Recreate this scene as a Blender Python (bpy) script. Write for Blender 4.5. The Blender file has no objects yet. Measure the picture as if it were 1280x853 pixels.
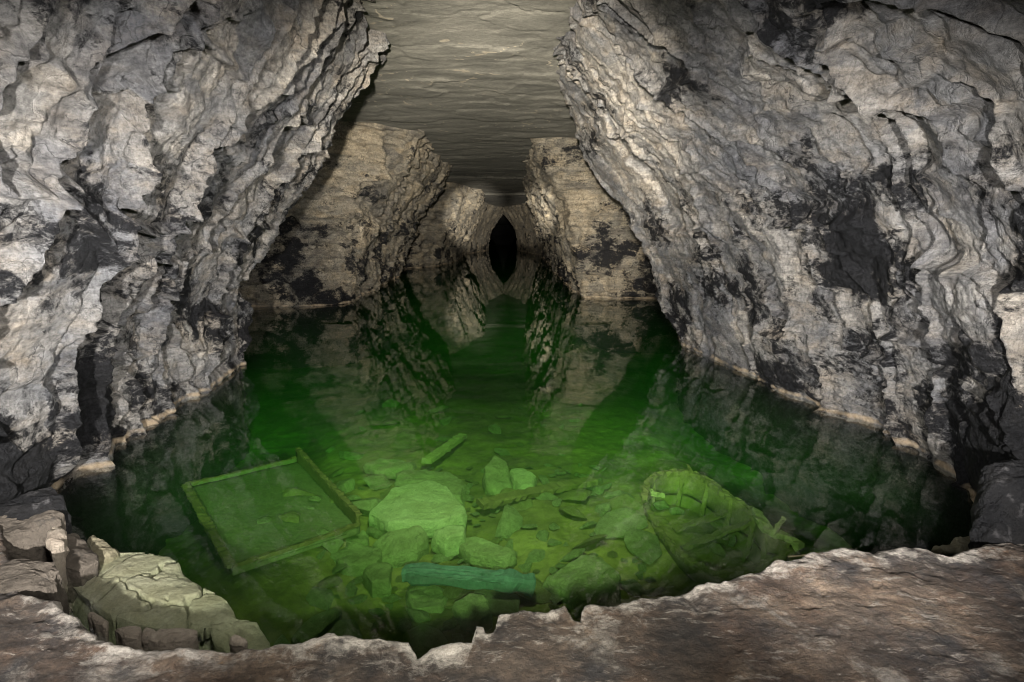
import bpy, bmesh, math, random
import numpy as np
from mathutils import Vector, Matrix

S = bpy.context.scene
COL = S.collection
RAD = math.radians

# ------------------------------------------------------------------ camera
cam_d = bpy.data.cameras.new('camera')
cam = bpy.data.objects.new('camera', cam_d); COL.objects.link(cam)
cam.location = (0, 0, 1.9)
cam.rotation_euler = (RAD(90) - math.atan(138.5/800), 0, 0)
cam_d.sensor_width = 36; cam_d.lens = 22.5
cam_d.clip_start = 0.05; cam_d.clip_end = 400
S.camera = cam

# ------------------------------------------------------------------ world (dim sky added as cool fill through the end left open behind the camera)
w = bpy.data.worlds.new('World'); S.world = w; w.use_nodes = True
nt = w.node_tree
bg = nt.nodes['Background']
sky = nt.nodes.new('ShaderNodeTexSky'); sky.sky_type = 'NISHITA'; sky.sun_disc = False
sky.sun_elevation = RAD(35); sky.sun_rotation = RAD(180)
nt.links.new(sky.outputs[0], bg.inputs[0]); bg.inputs[1].default_value = 0.05

# ------------------------------------------------------------------ spots standing in for the photographer's torches, with added fill spots
def lamp(name, kind, loc, target, energy, color, **kw):
    d = bpy.data.lights.new(name, kind); o = bpy.data.objects.new(name, d); COL.objects.link(o)
    o.location = loc
    o.rotation_euler = (Vector(target) - Vector(loc)).to_track_quat('-Z', 'Y').to_euler()
    d.energy = energy; d.color = color
    for k, v in kw.items(): setattr(d, k, v)
    return o
lamp('torch_left_wall', 'SPOT', (-0.55, -0.9, 1.6), (-3.8, 8.0, 1.0), 6200, (1, .98, .955), spot_size=RAD(47), spot_blend=1, shadow_soft_size=.05)
lamp('torch_right_wall', 'SPOT', (0.5, -0.9, 1.6), (3.0, 8.0, 1.0), 6200, (1, .98, .955), spot_size=RAD(46), spot_blend=1, shadow_soft_size=.05)
lamp('fill_left_cross', 'SPOT', (1.5, -0.9, 2.3), (-3.6, 7.5, 1.2), 4500, (1, .985, .96), spot_size=RAD(43), spot_blend=1, shadow_soft_size=.15)  # added fill spot, lightens the raking shadows on the left wall
lamp('fill_right_cross', 'SPOT', (-1.3, -0.9, 2.3), (2.9, 7.5, 1.2), 4500, (1, .985, .96), spot_size=RAD(43), spot_blend=1, shadow_soft_size=.15)  # added fill spot doing the same for the right wall
lamp('fill_near_slab', 'SPOT', (0.0, 0.9, 3.6), (-2.1, 3.3, 0.0), 420, (1, .98, .93), spot_size=RAD(38), spot_blend=1, shadow_soft_size=.08)  # added overhead spot to brighten the slab and ledge-foot stones
lamp('torch_tunnel', 'SPOT', (-0.2, -0.8, 2.2), (-0.3, 22, 3.0), 28000, (1, .94, .82), spot_size=RAD(34), spot_blend=.8, shadow_soft_size=.08)
lamp('fill_far_left', 'SPOT', (0.2, -0.8, 2.2), (-2.7, 50, 2.7), 230000, (1, .94, .82), spot_size=RAD(6.4), spot_blend=.7, shadow_soft_size=.08)  # added narrow spot brightening the far left ribs
lamp('fill_far_right', 'SPOT', (0.0, -0.8, 2.2), (1.35, 50, 2.7), 120000, (1, .94, .82), spot_size=RAD(5.2), spot_blend=.7, shadow_soft_size=.08)  # added counterpart brightening the far right ribs
lamp('torch_pool', 'SPOT', (0.1, -0.8, 2.1), (-0.25, 6.6, -.9), 1900, (1, .98, .9), spot_size=RAD(42), spot_blend=1, shadow_soft_size=.06)
lamp('torch_over_pool', 'SPOT', (0.0, 3.1, 3.85), (-0.15, 6.9, -1), 1900, (1, .98, .9), spot_size=RAD(50), spot_blend=1, shadow_soft_size=.06)

vs = S.view_settings
S.display_settings.display_device = 'sRGB'
vs.view_transform = 'Standard'; vs.look = 'None'; vs.exposure = 0; vs.gamma = 1; vs.use_curve_mapping = False
cy = S.cycles
cy.use_denoising = True; cy.denoising_prefilter = 'ACCURATE'; cy.filter_width = 1.0
cy.max_bounces = 8; cy.diffuse_bounces = 3; cy.glossy_bounces = 3; cy.transparent_max_bounces = 12; cy.volume_bounces = 0
cy.sample_clamp_indirect = 4

# ------------------------------------------------------------------ noise
def _h(ix, iy, seed):
    n = (ix.astype(np.int64) * 374761393 + iy.astype(np.int64) * 668265263 + seed * 974634541) & 0xFFFFFFFF
    n = ((n ^ (n >> 13)) * 1274126177) & 0xFFFFFFFF
    return n ^ (n >> 16)
def rnd(ix, iy, seed): return (_h(ix, iy, seed) & 0xFFFFFF) / float(0x1000000)
def perlin(x, y, seed=0):
    ix = np.floor(x); iy = np.floor(y); fx = x - ix; fy = y - iy
    ux = fx*fx*fx*(fx*(fx*6-15)+10); uy = fy*fy*fy*(fy*(fy*6-15)+10)
    def g(a, b):
        t = rnd(ix+a, iy+b, seed) * 2*np.pi
        return np.cos(t)*(fx-a) + np.sin(t)*(fy-b)
    n0 = g(0, 0)*(1-ux) + g(1, 0)*ux
    n1 = g(0, 1)*(1-ux) + g(1, 1)*ux
    return (n0*(1-uy) + n1*uy) * 1.5
def fbm(x, y, o=4, seed=0, gain=.5):
    r = 0; a = 1; f = 1; t = 0
    for k in range(o):
        r = r + a*perlin(x*f + 17.3*k, y*f - 9.1*k, seed+k); t += a; a *= gain; f *= 2.03
    return r / t * 1.4
def ridged(x, y, o=4, seed=0):
    r = 0; a = 1; f = 1; t = 0
    for k in range(o):
        r = r + a*(1-2*np.abs(perlin(x*f + 5.1*k, y*f + 3.7*k, seed+k))); t += a; a *= .5; f *= 2.07
    return r / t
def voronoi(x, y, seed=0, block=False):
    ix = np.floor(x); iy = np.floor(y)
    f1 = np.full(x.shape, 9.); f2 = np.full(x.shape, 9.)
    cx = np.zeros(x.shape); cyy = np.zeros(x.shape); gi = np.zeros(x.shape); gj = np.zeros(x.shape)
    for a in (-1, 0, 1):
        for b in (-1, 0, 1):
            px = ix+a + .1 + .8*rnd(ix+a, iy+b, seed); py = iy+b + .1 + .8*rnd(ix+a, iy+b, seed+1)
            d = np.maximum(np.abs(px-x), np.abs(py-y)) + .15*np.hypot(px-x, py-y) if block else np.hypot(px-x, py-y)
            m = d < f1
            f2 = np.where(m, f1, np.minimum(f2, d)); f1 = np.where(m, d, f1)
            cx = np.where(m, x-px, cx); cyy = np.where(m, y-py, cyy); gi = np.where(m, ix+a, gi); gj = np.where(m, iy+b, gj)
    return f1, f2, cx, cyy, rnd(gi, gj, seed+2), rnd(gi, gj, seed+3), rnd(gi, gj, seed+4)
def sstep(a, b, x):
    t = np.clip((x-a)/(b-a), 0, 1); return t*t*(3-2*t)
def terrace(n, k, sharp=.15):
    v = n*k; f = np.floor(v); r = v - f
    return (f + sstep(.5-sharp, .5+sharp, r) + .25*(r-.5)) / k

# ------------------------------------------------------------------ mesh helpers
def link(name, me, mat=None, parent=None):
    o = bpy.data.objects.new(name, me); COL.objects.link(o)
    if mat: me.materials.append(mat)
    if parent: o.parent = parent
    return o
def tag(o, label=None, cat=None, group=None, kind=None):
    if label: o['label'] = label
    if cat: o['category'] = cat
    if group: o['group'] = group
    if kind: o['kind'] = kind
    return o
def grid_mesh(name, P, attrs=None, flip=False, smooth=True):
    nu, nv = P.shape[:2]
    me = bpy.data.meshes.new(name)
    i = np.arange(nu*nv).reshape(nu, nv)
    q = np.stack([i[:-1, :-1], i[1:, :-1], i[1:, 1:], i[:-1, 1:]], -1).reshape(-1, 4)
    if flip: q = q[:, ::-1]
    n = len(q)
    me.vertices.add(nu*nv); me.vertices.foreach_set('co', P.reshape(-1).astype(np.float32))
    me.loops.add(n*4); me.loops.foreach_set('vertex_index', q.reshape(-1).astype(np.int32))
    me.polygons.add(n); me.polygons.foreach_set('loop_start', np.arange(0, n*4, 4, dtype=np.int32))
    me.polygons.foreach_set('use_smooth', np.full(n, smooth))
    me.update(calc_edges=True)
    for k, a in (attrs or {}).items():
        at = me.attributes.new(k, 'FLOAT', 'POINT'); at.data.foreach_set('value', a.reshape(-1).astype(np.float32))
    return me
def spline(pts, t):
    """Catmull-Rom through pts at parameters t in [0, len-1]"""
    p = np.asarray(pts, float); n = len(p)
    k = np.clip(np.floor(t).astype(int), 0, n-2); f = (t-k)[:, None]
    g = lambda j: p[np.clip(j, 0, n-1)]
    p0, p1, p2, p3 = g(k-1), g(k), g(k+1), g(k+2)
    c = .5*(2*p1 + (p2-p0)*f + (2*p0-5*p1+4*p2-p3)*f**2 + (3*p1-p0-3*p2+p3)*f**3)
    l = p1*(1-f) + p2*f
    return .65*c + .35*l
def loft(levels, ns, nz, zlo, zhi, dens=1.0):
    """levels: [(z, [(x,y)...])...]; returns P (ns,nz,3), arc lengths s,t"""
    zs = np.array([l[0] for l in levels]); n = len(levels[0][1])
    tt = np.linspace(0, n-1, 3000)
    mid = spline(levels[len(levels)//2][1], tt)
    seg = np.hypot(*np.diff(mid, axis=0).T)
    dist = np.hypot(mid[:, 0], mid[:, 1]) + np.where(mid[:, 1] < 2.2, 9*(2.2-mid[:, 1]), 0)
    wgt = seg / np.maximum(dist[1:], 2.5)**dens
    cum = np.concatenate([[0], np.cumsum(wgt)]); t = np.interp(np.linspace(0, cum[-1], ns), cum, tt)
    curves = np.stack([spline(l[1], t) for l in levels], 1)          # ns, L, 2
    zz = np.linspace(zlo, zhi, nz)
    P = np.zeros((ns, nz, 3)); P[..., 2] = zz
    # smooth (monotone-ish) interpolation over z
    pos = np.interp(zz, zs, np.arange(len(zs)))
    k = np.clip(np.floor(pos).astype(int), 0, len(zs)-2); f = pos-k
    g = lambda j: curves[:, np.clip(j, 0, len(zs)-1)]
    f = f[None, :, None]
    c = .5*(2*g(k) + (g(k+1)-g(k-1))*f + (2*g(k-1)-5*g(k)+4*g(k+1)-g(k+2))*f**2 + (3*g(k)-g(k-1)-3*g(k+1)+g(k+2))*f**3)
    P[..., :2] = .6*c + .4*(g(k)*(1-f) + g(k+1)*f)
    s = np.concatenate([[0], np.cumsum(np.hypot(*np.diff(P[:, nz//2, :2], axis=0).T))])
    s = np.repeat(s[:, None], nz, 1)
    dz = np.linalg.norm(np.diff(P, axis=1), axis=2); tl = np.concatenate([np.zeros((ns, 1)), np.cumsum(dz, 1)], 1)
    return P, s, tl
def normals(P, sign):
    a = np.gradient(P, axis=0); b = np.gradient(P, axis=1)
    n = np.cross(a, b); n /= np.linalg.norm(n, axis=2, keepdims=True) + 1e-9
    return n*sign

# ------------------------------------------------------------------ materials
def new_mat(name):
    m = bpy.data.materials.new(name); m.use_nodes = True
    t = m.node_tree; b = t.nodes['Principled BSDF']
    return m, t, b
class NB:
    def __init__(s, t): s.t = t
    def n(s, typ, **kw):
        x = s.t.nodes.new(typ)
        for k, v in kw.items(): setattr(x, k, v)
        return x
    def l(s, a, b): s.t.links.new(a, b)
    def noise(s, vec, scale, detail=6, rough=.6, dist=0):
        x = s.n('ShaderNodeTexNoise'); x.inputs['Scale'].default_value = scale; x.inputs['Detail'].default_value = detail
        x.inputs['Roughness'].default_value = rough; x.inputs['Distortion'].default_value = dist
        s.l(vec, x.inputs['Vector']); return x.outputs['Fac']
    def mapv(s, vec, scale=(1, 1, 1), rot=(0, 0, 0)):
        x = s.n('ShaderNodeMapping'); x.inputs['Scale'].default_value = scale; x.inputs['Rotation'].default_value = rot
        s.l(vec, x.inputs['Vector']); return x.outputs[0]
    def ramp(s, fac, stops):
        x = s.n('ShaderNodeValToRGB'); e = x.color_ramp.elements
        while len(e) < len(stops): e.new(.5)
        for q, (p, c) in zip(e, stops): q.position = p; q.color = (*c, 1) if len(c) == 3 else c
        s.l(fac, x.inputs[0]); return x.outputs[0]
    def mix(s, fac, a, b, mode='MIX'):
        x = s.n('ShaderNodeMix', data_type='RGBA', blend_type=mode)
        for v, i in ((fac, 0), (a, 6), (b, 7)):
            if isinstance(v, (int, float)): x.inputs[i].default_value = v
            elif isinstance(v, tuple): x.inputs[i].default_value = (*v, 1)
            else: s.l(v, x.inputs[i])
        return x.outputs[2]
    def math(s, op, a, b=0.0, c=None):
        x = s.n('ShaderNodeMath', operation=op)
        for i, v in enumerate((a, b, c)):
            if v is None: continue
            if isinstance(v, (int, float)): x.inputs[i].default_value = v
            else: s.l(v, x.inputs[i])
        return x.outputs[0]
    def attr(s, name):
        x = s.n('ShaderNodeAttribute'); x.attribute_name = name; return x.outputs['Fac']
    def obj(s): return s.n('ShaderNodeTexCoord').outputs['Object']
    def bump(s, h, strength, dist, normal=None):
        x = s.n('ShaderNodeBump'); x.inputs['Strength'].default_value = strength; x.inputs['Distance'].default_value = dist
        s.l(h, x.inputs['Height'])
        if normal: s.l(normal, x.inputs['Normal'])
        return x.outputs[0]

def wall_material(name, pale, grey, brown, stain_shade=(.007, .007, .0075), bands=1.0):
    m, t, b = new_mat(name); k = NB(t); v = k.obj()
    big = k.noise(v, .9, 5, .6); c = k.mix(k.ramp(big, [(.38, (0,)*3), (.62, (1,)*3)]), grey, pale)
    med = k.noise(k.mapv(v, (1, 1, 1.6)), 3.2, 7, .65); c = k.mix(k.ramp(med, [(.45, (0,)*3), (.68, (1,)*3)]), c, brown)
    strat = k.noise(k.mapv(v, (.35, .35, 8)), 1.7, 8, .72, .25)       # thin bedding
    c = k.mix(k.math('MULTIPLY', k.ramp(strat, [(.35, (1,)*3), (.6, (0,)*3)]), .38*bands), c, tuple(x*.45 for x in grey))
    c = k.mix(1.0, c, k.ramp(k.attr('tone'), [(.25, (.62, .62, .65)), (.55, (.95, .94, .93)), (.85, (1.25, 1.18, 1.08))]), 'MULTIPLY')
    fine = k.noise(k.mapv(v, (1, 1, 1.5)), 24, 10, .8); c = k.mix(.8, c, k.ramp(fine, [(.36, (.28,)*3), (.50, (.85,)*3), (.62, (1.12,)*3)]), 'MULTIPLY')
    hatch = k.noise(k.mapv(v, (16, 5, 5), (.7, .5, .3)), 3.2, 7, .7); c = k.mix(.55, c, k.ramp(hatch, [(.36, (.4,)*3), (.56, (1.05,)*3)]), 'MULTIPLY')
    vo = k.n('ShaderNodeTexVoronoi', feature='DISTANCE_TO_EDGE'); vo.inputs['Scale'].default_value = 5.5
    wv = k.n('ShaderNodeVectorMath', operation='MULTIPLY_ADD'); nz_ = k.n('ShaderNodeTexNoise'); nz_.inputs['Scale'].default_value = 3.5; nz_.inputs['Detail'].default_value = 5
    k.l(v, nz_.inputs['Vector']); k.l(nz_.outputs['Color'], wv.inputs[0]); wv.inputs[1].default_value = (.5,)*3; k.l(k.mapv(v, (1, 1, .6), (.3, .5, 0)), wv.inputs[2]); k.l(wv.outputs[0], vo.inputs['Vector'])
    crack = k.ramp(vo.outputs['Distance'], [(0, (0,)*3), (.05, (1,)*3)])
    seam = k.math('MULTIPLY', k.ramp(vo.outputs['Distance'], [(.006, (1,)*3), (.028, (0,)*3)]), k.ramp(k.noise(v, 2.2, 4, .6), [(.47, (0,)*3), (.60, (1,)*3)]))
    c = k.mix(k.math('MULTIPLY', seam, .85), c, (.02, .019, .019))
    blot = k.noise(k.mapv(v, (1, 1, 2.2)), 7, 8, .72, .3); c = k.mix(.6, c, k.ramp(blot, [(.38, (.42, .42, .44)), (.47, (.85,)*3), (.60, (1.15,)*3)]), 'MULTIPLY')
    st = k.attr('stain_shade'); brk = k.noise(k.mapv(v, (1, 1, 1.5), (.5, .4, 0)), 11, 10, .8, .5)
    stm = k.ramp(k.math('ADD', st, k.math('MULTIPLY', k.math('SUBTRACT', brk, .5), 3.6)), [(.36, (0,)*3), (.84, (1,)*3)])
    dark = k.mix(k.ramp(k.noise(v, 38, 8, .8), [(.42, (0,)*3), (.68, (1,)*3)]), stain_shade, tuple(3.5*q for q in stain_shade))
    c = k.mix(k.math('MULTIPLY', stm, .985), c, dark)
    rust = k.attr('rust'); rn = k.noise(v, 7, 5, .7)
    c = k.mix(k.ramp(k.math('MULTIPLY', rust, k.math('MULTIPLY', rn, 2.0)), [(.3, (0,)*3), (.85, (1,)*3)]), c, k.mix(k.noise(v, 18, 4, .6), (.17, .11, .06), (.46, .38, .27)))
    k.l(c, b.inputs['Base Color'])
    k.l(k.math('SUBTRACT', k.ramp(stm, [(0, (.88,)*3), (1, (.66,)*3)]), k.math('MULTIPLY', k.attr('wet'), .42)), b.inputs['Roughness']); k.l(k.ramp(stm, [(0, (.4,)*3), (1, (.07,)*3)]), b.inputs['Specular IOR Level'])
    h = k.math('ADD', k.math('MULTIPLY', k.noise(k.mapv(v, (1, 1, 1.7)), 12, 12, .78), 1.0), k.math('MULTIPLY', k.noise(v, 45, 5, .7), .3))
    h = k.math('ADD', h, k.math('MULTIPLY', crack, .10))
    h = k.math('ADD', h, k.math('MULTIPLY', k.noise(k.mapv(v, (9, 2.5, 3.0), (.6, .5, .2)), 4, 6, .65), .5))
    k.l(k.bump(h, 1.0, .07), b.inputs['Normal'])
    return m

M_near = wall_material('near_rock', (.35, .33, .30), (.195, .195, .20), (.245, .21, .17), bands=1.5)
M_mid = wall_material('middle_rock', (.36, .315, .24), (.22, .20, .16), (.26, .215, .15), bands=1.5)

# ------------------------------------------------------------------ rock displacement
def rock_disp(s, t, z, seed, amp=1.0, lean=.5, scale=1.0):
    s = s/scale; t = t/scale
    w1 = fbm(s*.9, t*.9, 4, seed+1); w2 = fbm(s*.9, t*.9, 4, seed+2)
    wx = s + .17*w1; wy = t + .15*w2
    d = .20*fbm(s*.38, t*.38, 3, seed+3)
    # jointed blocks, each its own tilted plane
    f1, f2, cx, cy_, r1, r2, r3 = voronoi((wx + lean*wy*.35)*.95, wy*.75, seed+10, True)
    e = f2-f1; m = sstep(0, .14, e)
    d += m*(.16*(r1-.5) + .24*(r2-.5)*cx + .18*(r3-.5)*cy_)
    d -= .17*(1-sstep(0, .08, e))*sstep(-.25, .15, fbm(s*.7, t*.7, 2, seed+5))
    # fractured facets
    wx3 = wx + .035*fbm(s*5, t*5, 4, seed+17, .6); wy3 = wy + .03*fbm(s*5, t*5, 4, seed+18, .6)
    g1, g2, gx, gy, q1, q2, q3 = voronoi((wx3 + lean*wy*.8)*2.1, wy3*2.5, seed+20, True)
    e = g2-g1; m = sstep(0, .17, e)*(.35 + .65*sstep(-.3, .1, fbm(s*.6, t*.6, 2, seed+19)))
    d += m*(.11*(q1-.5) + .30*(q2-.5)*gx + .24*(q3-.5)*gy)
    d -= .08*(1-sstep(0, .11, e))*sstep(-.05, .25, fbm(s*1.3, t*1.3, 2, seed+6))
    h1, h2, hx, hy, p1, p2, p3 = voronoi((wx3 + lean*wy*1.1)*5.5, wy3*7, seed+30)
    e = h2-h1; m = sstep(0, .22, e)*sstep(-.3, .1, fbm(s*.8, t*.8, 3, seed+8))
    d += m*(.055*(p1-.5) + .14*(p2-.5)*hx + .11*(p3-.5)*hy)
    facet = -(.9*(q1-.5) + .7*(p1-.5) + .5*(r1-.5)); tone = .45*q3 + .35*p3 + .35*r3
    # bedding: thin courses standing proud or worn back, running level along the wall
    tb = z + .025*w2
    bed = .6*fbm(s*.06, tb*3.4, 3, seed+50) + .4*fbm(s*.16, tb*8, 3, seed+53)
    d += .12*terrace(bed, 5, .13)*(.35 + .7*sstep(-.2, .25, fbm(s*.4, t*.4, 2, seed+55)))
    d += .02*terrace(fbm(s*.8+3, t*1.1, 4, seed+40), 5, .16)
    # pick striations, sweeping diagonally
    a = .5*np.sign(lean) + .5*fbm(s*.3, t*.3, 2, seed+60)
    u = s*np.cos(a) + t*np.sin(a); v = -s*np.sin(a) + t*np.cos(a)
    m = sstep(-.1, .3, fbm(s*.55, t*.55, 2, seed+61))
    d += .013*m*ridged(u*8 + .6*w1, v*1.6, 3, seed+62)
    d += .03*fbm(s*3, t*3, 6, seed+70, .65) + .016*ridged(s*5 + lean*t*3, t*4, 4, seed+75)
    k1, k2, kx, ky, o1, o2, o3 = voronoi((wx3 + lean*wy*.6)*13, wy3*15, seed+80)
    m = sstep(0, .25, k2-k1)*sstep(-.25, .2, fbm(s*1.1, t*1.1, 3, seed+82))
    d += m*(.02*(o1-.5) + .06*(o2-.5)*kx + .05*(o3-.5)*ky)
    d = d.copy()
    d[1:-1, 1:-1] = (4*d[1:-1, 1:-1] + 2*(d[:-2, 1:-1] + d[2:, 1:-1] + d[1:-1, :-2] + d[1:-1, 2:]) + d[:-2, :-2] + d[2:, :-2] + d[:-2, 2:] + d[2:, 2:])/16
    return d*amp*scale**.4, facet, tone
def stain_map(s, t, seed, thr=.18, facet=0):
    wx = s + .3*fbm(s*1.5, t*1.5, 3, seed+1); wy = t + .3*fbm(s*1.5, t*1.5, 3, seed+2)
    n = fbm(wx*.75 + .3*wy, wy*1.1, 5, seed+3, .6)
    return .5 + 1.5*(n + .42*facet - thr)

def rock_wall(name, label, levels, ns, nz, seed, mat, sign, amp=1.0, zlo=-1.9, zhi=4.6, scale=1.0, thr=.2, blobs=(), dens=1.0, lean=.2, joints=()):
    P, s, t = loft(levels, ns, nz, zlo, zhi, dens)
    N = normals(P, sign)
    d, facet, tone = rock_disp(s, t, P[..., 2], seed, amp, lean, scale)
    for (y0, sl, dep, stp) in joints:                     # long open joints, one lip proud of the other
        q = P[..., 1] - y0 - sl*(P[..., 2]-1.5) - .16*fbm(P[..., 2]*.9, P[..., 2]*0+y0, 5, seed+int(y0*10), .55) - .03*fbm(s*3, t*5, 3, seed+9)
        q = q + .10*np.sign(np.sin(P[..., 2]*3+y0))*sstep(.6, 1, np.abs(np.sin(P[..., 2]*3+y0)))
        on = sstep(-.35, .1, fbm(P[..., 2]*.8+y0, P[..., 2]*0+3, 3, seed+15))
        d = d - dep*on*np.exp(-(q/.035)**2) + stp*sstep(-.03, .03, q)*np.exp(-np.abs(q)/.35)
    st = stain_map(s/scale, t/scale, seed+200, thr, facet) - .4*sstep(1.7, 3.2, P[..., 2]) + .22*sstep(1.3, .2, P[..., 2]) + 1.8*sstep(-.015, -.07, P[..., 2])  # last term paints underwater shade black into the rock below the waterline
    for (x, y, z, r, a) in blobs:
        q = ((P[..., 0]-x)**2 + (P[..., 1]-y)**2 + (1.2*(P[..., 2]-z))**2) / r**2
        st = st + a*np.exp(-q)
    Q = P + N*d[..., None]
    rust = np.exp(-((Q[..., 2]-.03-.02*fbm(s*1.7, t*0, 4, seed+301))/.035)**2) * np.clip(.75 + 1.3*fbm(s*2, t*0, 4, seed+300), 0, 1.5)
    me = grid_mesh(name, Q, {'stain_shade': np.clip(st, -1, 2), 'rust': np.clip(rust*.9, 0, 2), 'tone': tone, 'wet': np.exp(-np.clip(Q[..., 2], 0, 9)/.22)}, flip=(sign < 0))
    o = link(name, me, mat)
    return tag(o, label, 'rock wall', kind='thing')

LN = [(-2.2, [(-2.6, -4), (-2.8, 1), (-3.0, 4), (-3.4, 5.1), (-3.6, 6.5), (-3.8, 8.2), (-4.1, 9.6), (-5, 10.6), (-12, 11.5)]),
      (0, [(-2.7, -4), (-2.9, 1), (-3.09, 4), (-3.43, 5.1), (-3.6, 6.5), (-3.72, 8.0), (-3.95, 9.2), (-5, 10.2), (-12, 11.5)]),
      (1.2, [(-2.6, -4), (-2.75, 1), (-2.95, 4), (-3.3, 5.1), (-3.5, 6.5), (-3.75, 8.2), (-4.05, 9.7), (-5, 10.5), (-12, 11.4)]),
      (2.4, [(-1.9, -4), (-2.1, 1), (-2.4, 4), (-2.6, 5.1), (-2.8, 6.5), (-3.0, 8.2), (-3.25, 9.8), (-4.5, 10.6), (-12, 11.4)]),
      (3.4, [(-1.3, -4), (-1.4, 1), (-1.6, 4), (-1.75, 5.1), (-1.9, 6.5), (-2.2, 8.2), (-2.6, 9.7), (-4, 10.6), (-12, 11.4)]),
      (4.6, [(-.9, -4), (-1.0, 1), (-1.1, 4), (-1.2, 5.1), (-1.3, 6.5), (-1.55, 8.2), (-1.8, 9.4), (-3.2, 10.5), (-12, 11.4)])]
RN = [(-2.2, [(3.0, -4), (3.0, 1), (3.1, 3.8), (3.45, 4.7), (3.5, 5.8), (3.35, 7.1), (3.15, 9.3), (2.95, 10.8), (3.5, 12), (5, 13), (12, 13.5)]),
      (0, [(3.0, -4), (3.0, 1), (3.05, 3.8), (3.4, 4.7), (3.45, 5.8), (3.3, 7.1), (3.1, 9.3), (2.85, 10.8), (3.4, 12), (5, 13), (12, 13.5)]),
      (.7, [(2.95, -4), (2.95, 1), (3.05, 3.8), (3.3, 4.7), (3.3, 5.8), (3.1, 7.1), (2.85, 9.3), (2.65, 11), (3.0, 12.2), (5, 13), (12, 13.5)]),
      (1.7, [(2.7, -4), (2.75, 1), (2.8, 3.8), (3.0, 4.7), (3.0, 5.8), (2.75, 7.1), (2.5, 9.3), (2.3, 11.3), (2.8, 12.4), (5, 13.2), (12, 13.5)]),
      (2.45, [(2.2, -4), (2.3, 1), (2.4, 3.8), (2.6, 4.7), (2.5, 5.8), (2.3, 7.1), (2.1, 9.3), (1.9, 11.5), (2.4, 12.6), (5, 13.3), (12, 13.5)]),
      (3.2, [(1.4, -4), (1.5, 1), (1.6, 3.8), (1.75, 4.7), (1.7, 5.8), (1.6, 7.1), (1.45, 9.3), (1.35, 11.7), (1.8, 12.8), (5, 13.4), (12, 13.6)]),
      (4.6, [(.2, -4), (.3, 1), (.35, 3.8), (.4, 4.7), (.45, 5.8), (.45, 7.1), (.5, 9.3), (.8, 11.7), (1.4, 12.9), (5, 13.5), (12, 13.6)])]
LM = [(-2.2, [(-13, 15.0), (-6.4, 15.9), (-4.6, 16.5), (-4.4, 17.2), (-4.5, 21), (-4.55, 25.5), (-5, 27), (-7, 28), (-13, 28.5)]),
      (0, [(-13, 15.0), (-6.4, 15.8), (-4.6, 16.4), (-4.4, 17.2), (-4.5, 21), (-4.55, 25.5), (-5, 27), (-7, 28), (-13, 28.5)]),
      (2, [(-13, 14.7), (-6.2, 15.3), (-4.2, 15.9), (-3.7, 16.8), (-3.7, 21), (-3.8, 25), (-4.3, 27), (-7, 28), (-13, 28.5)]),
      (4.6, [(-13, 12.3), (-6, 12.8), (-3.4, 14.2), (-2.2, 15.8), (-2.1, 20), (-2.0, 24), (-2.6, 26.5), (-6, 28), (-13, 28.5)])]
RM = [(-2.2, [(13, 17.6), (4, 17.9), (2.3, 18), (2.0, 18.6), (2.0, 25), (2.05, 32), (2.2, 38), (2.3, 46), (4, 48)]),
      (0, [(13, 17.6), (4, 17.9), (2.3, 18), (2.0, 18.6), (2.0, 25), (2.05, 32), (2.2, 38), (2.3, 46), (4, 48)]),
      (2, [(13, 17.4), (4, 17.5), (1.9, 17.7), (1.5, 18.5), (1.5, 25), (1.5, 32), (1.7, 38), (1.9, 46), (4, 48)]),
      (4.6, [(13, 16.8), (4, 17.0), (1.0, 17.0), (.4, 17.6), (.5, 25), (.4, 32), (.7, 38), (1.2, 46), (4, 48)])]
L3 = [(-2.2, [(-14, 30), (-6, 32), (-4.2, 34), (-3.75, 38), (-3.65, 45), (-4.2, 47), (-13, 48)]),
      (0, [(-14, 30), (-6, 32), (-4.2, 34), (-3.75, 38), (-3.65, 45), (-4.2, 47), (-13, 48)]),
      (2, [(-14, 29), (-5.5, 31), (-3.4, 33), (-2.9, 37), (-2.7, 44), (-3.5, 46.5), (-13, 48)]),
      (4.6, [(-14, 28), (-5, 29.5), (-2.6, 32), (-1.8, 36), (-1.6, 42), (-2.6, 45.5), (-13, 48)])]
L4 = [(-2.2, [(-14, 49), (-4.5, 51), (-3, 57), (-2.3, 63), (-3.5, 66), (-14, 68)]),
      (0, [(-14, 49), (-4.5, 51), (-3, 57), (-2.3, 63), (-3.5, 66), (-14, 68)]),
      (1.8, [(-14, 48), (-4, 50), (-2.8, 56), (-2.1, 63), (-3, 66), (-14, 68)]),
      (4.6, [(-14, 47), (-2.6, 49), (-1.6, 55), (-.3, 62), (-1, 66), (-14, 68)])]
R4 = [(-2.2, [(3.2, 46), (2.3, 50), (1.2, 57), (.6, 63), (1.5, 66), (14, 68)]),
      (0, [(3.2, 46), (2.3, 50), (1.2, 57), (.6, 63), (1.5, 66), (14, 68)]),
      (1.8, [(2.8, 46), (2.0, 50), (1.0, 57), (.4, 63), (1.3, 66), (14, 68)]),
      (4.6, [(2.0, 46), (1.3, 50), (0, 57), (-1.5, 62), (-.5, 66), (14, 68)])]
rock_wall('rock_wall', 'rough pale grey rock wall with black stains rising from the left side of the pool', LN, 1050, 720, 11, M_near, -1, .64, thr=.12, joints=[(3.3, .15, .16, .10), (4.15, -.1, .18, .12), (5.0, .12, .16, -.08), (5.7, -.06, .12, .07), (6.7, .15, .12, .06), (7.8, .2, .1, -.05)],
          blobs=[(-3.1, 4.2, .6, .7, .35), (-3.3, 5.2, .9, .6, .4), (-2.9, 3.6, .6, .6, .5), (-3.7, 8, 1.5, .5, .2), (-3.6, 7, .1, .9, -.3)])
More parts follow.
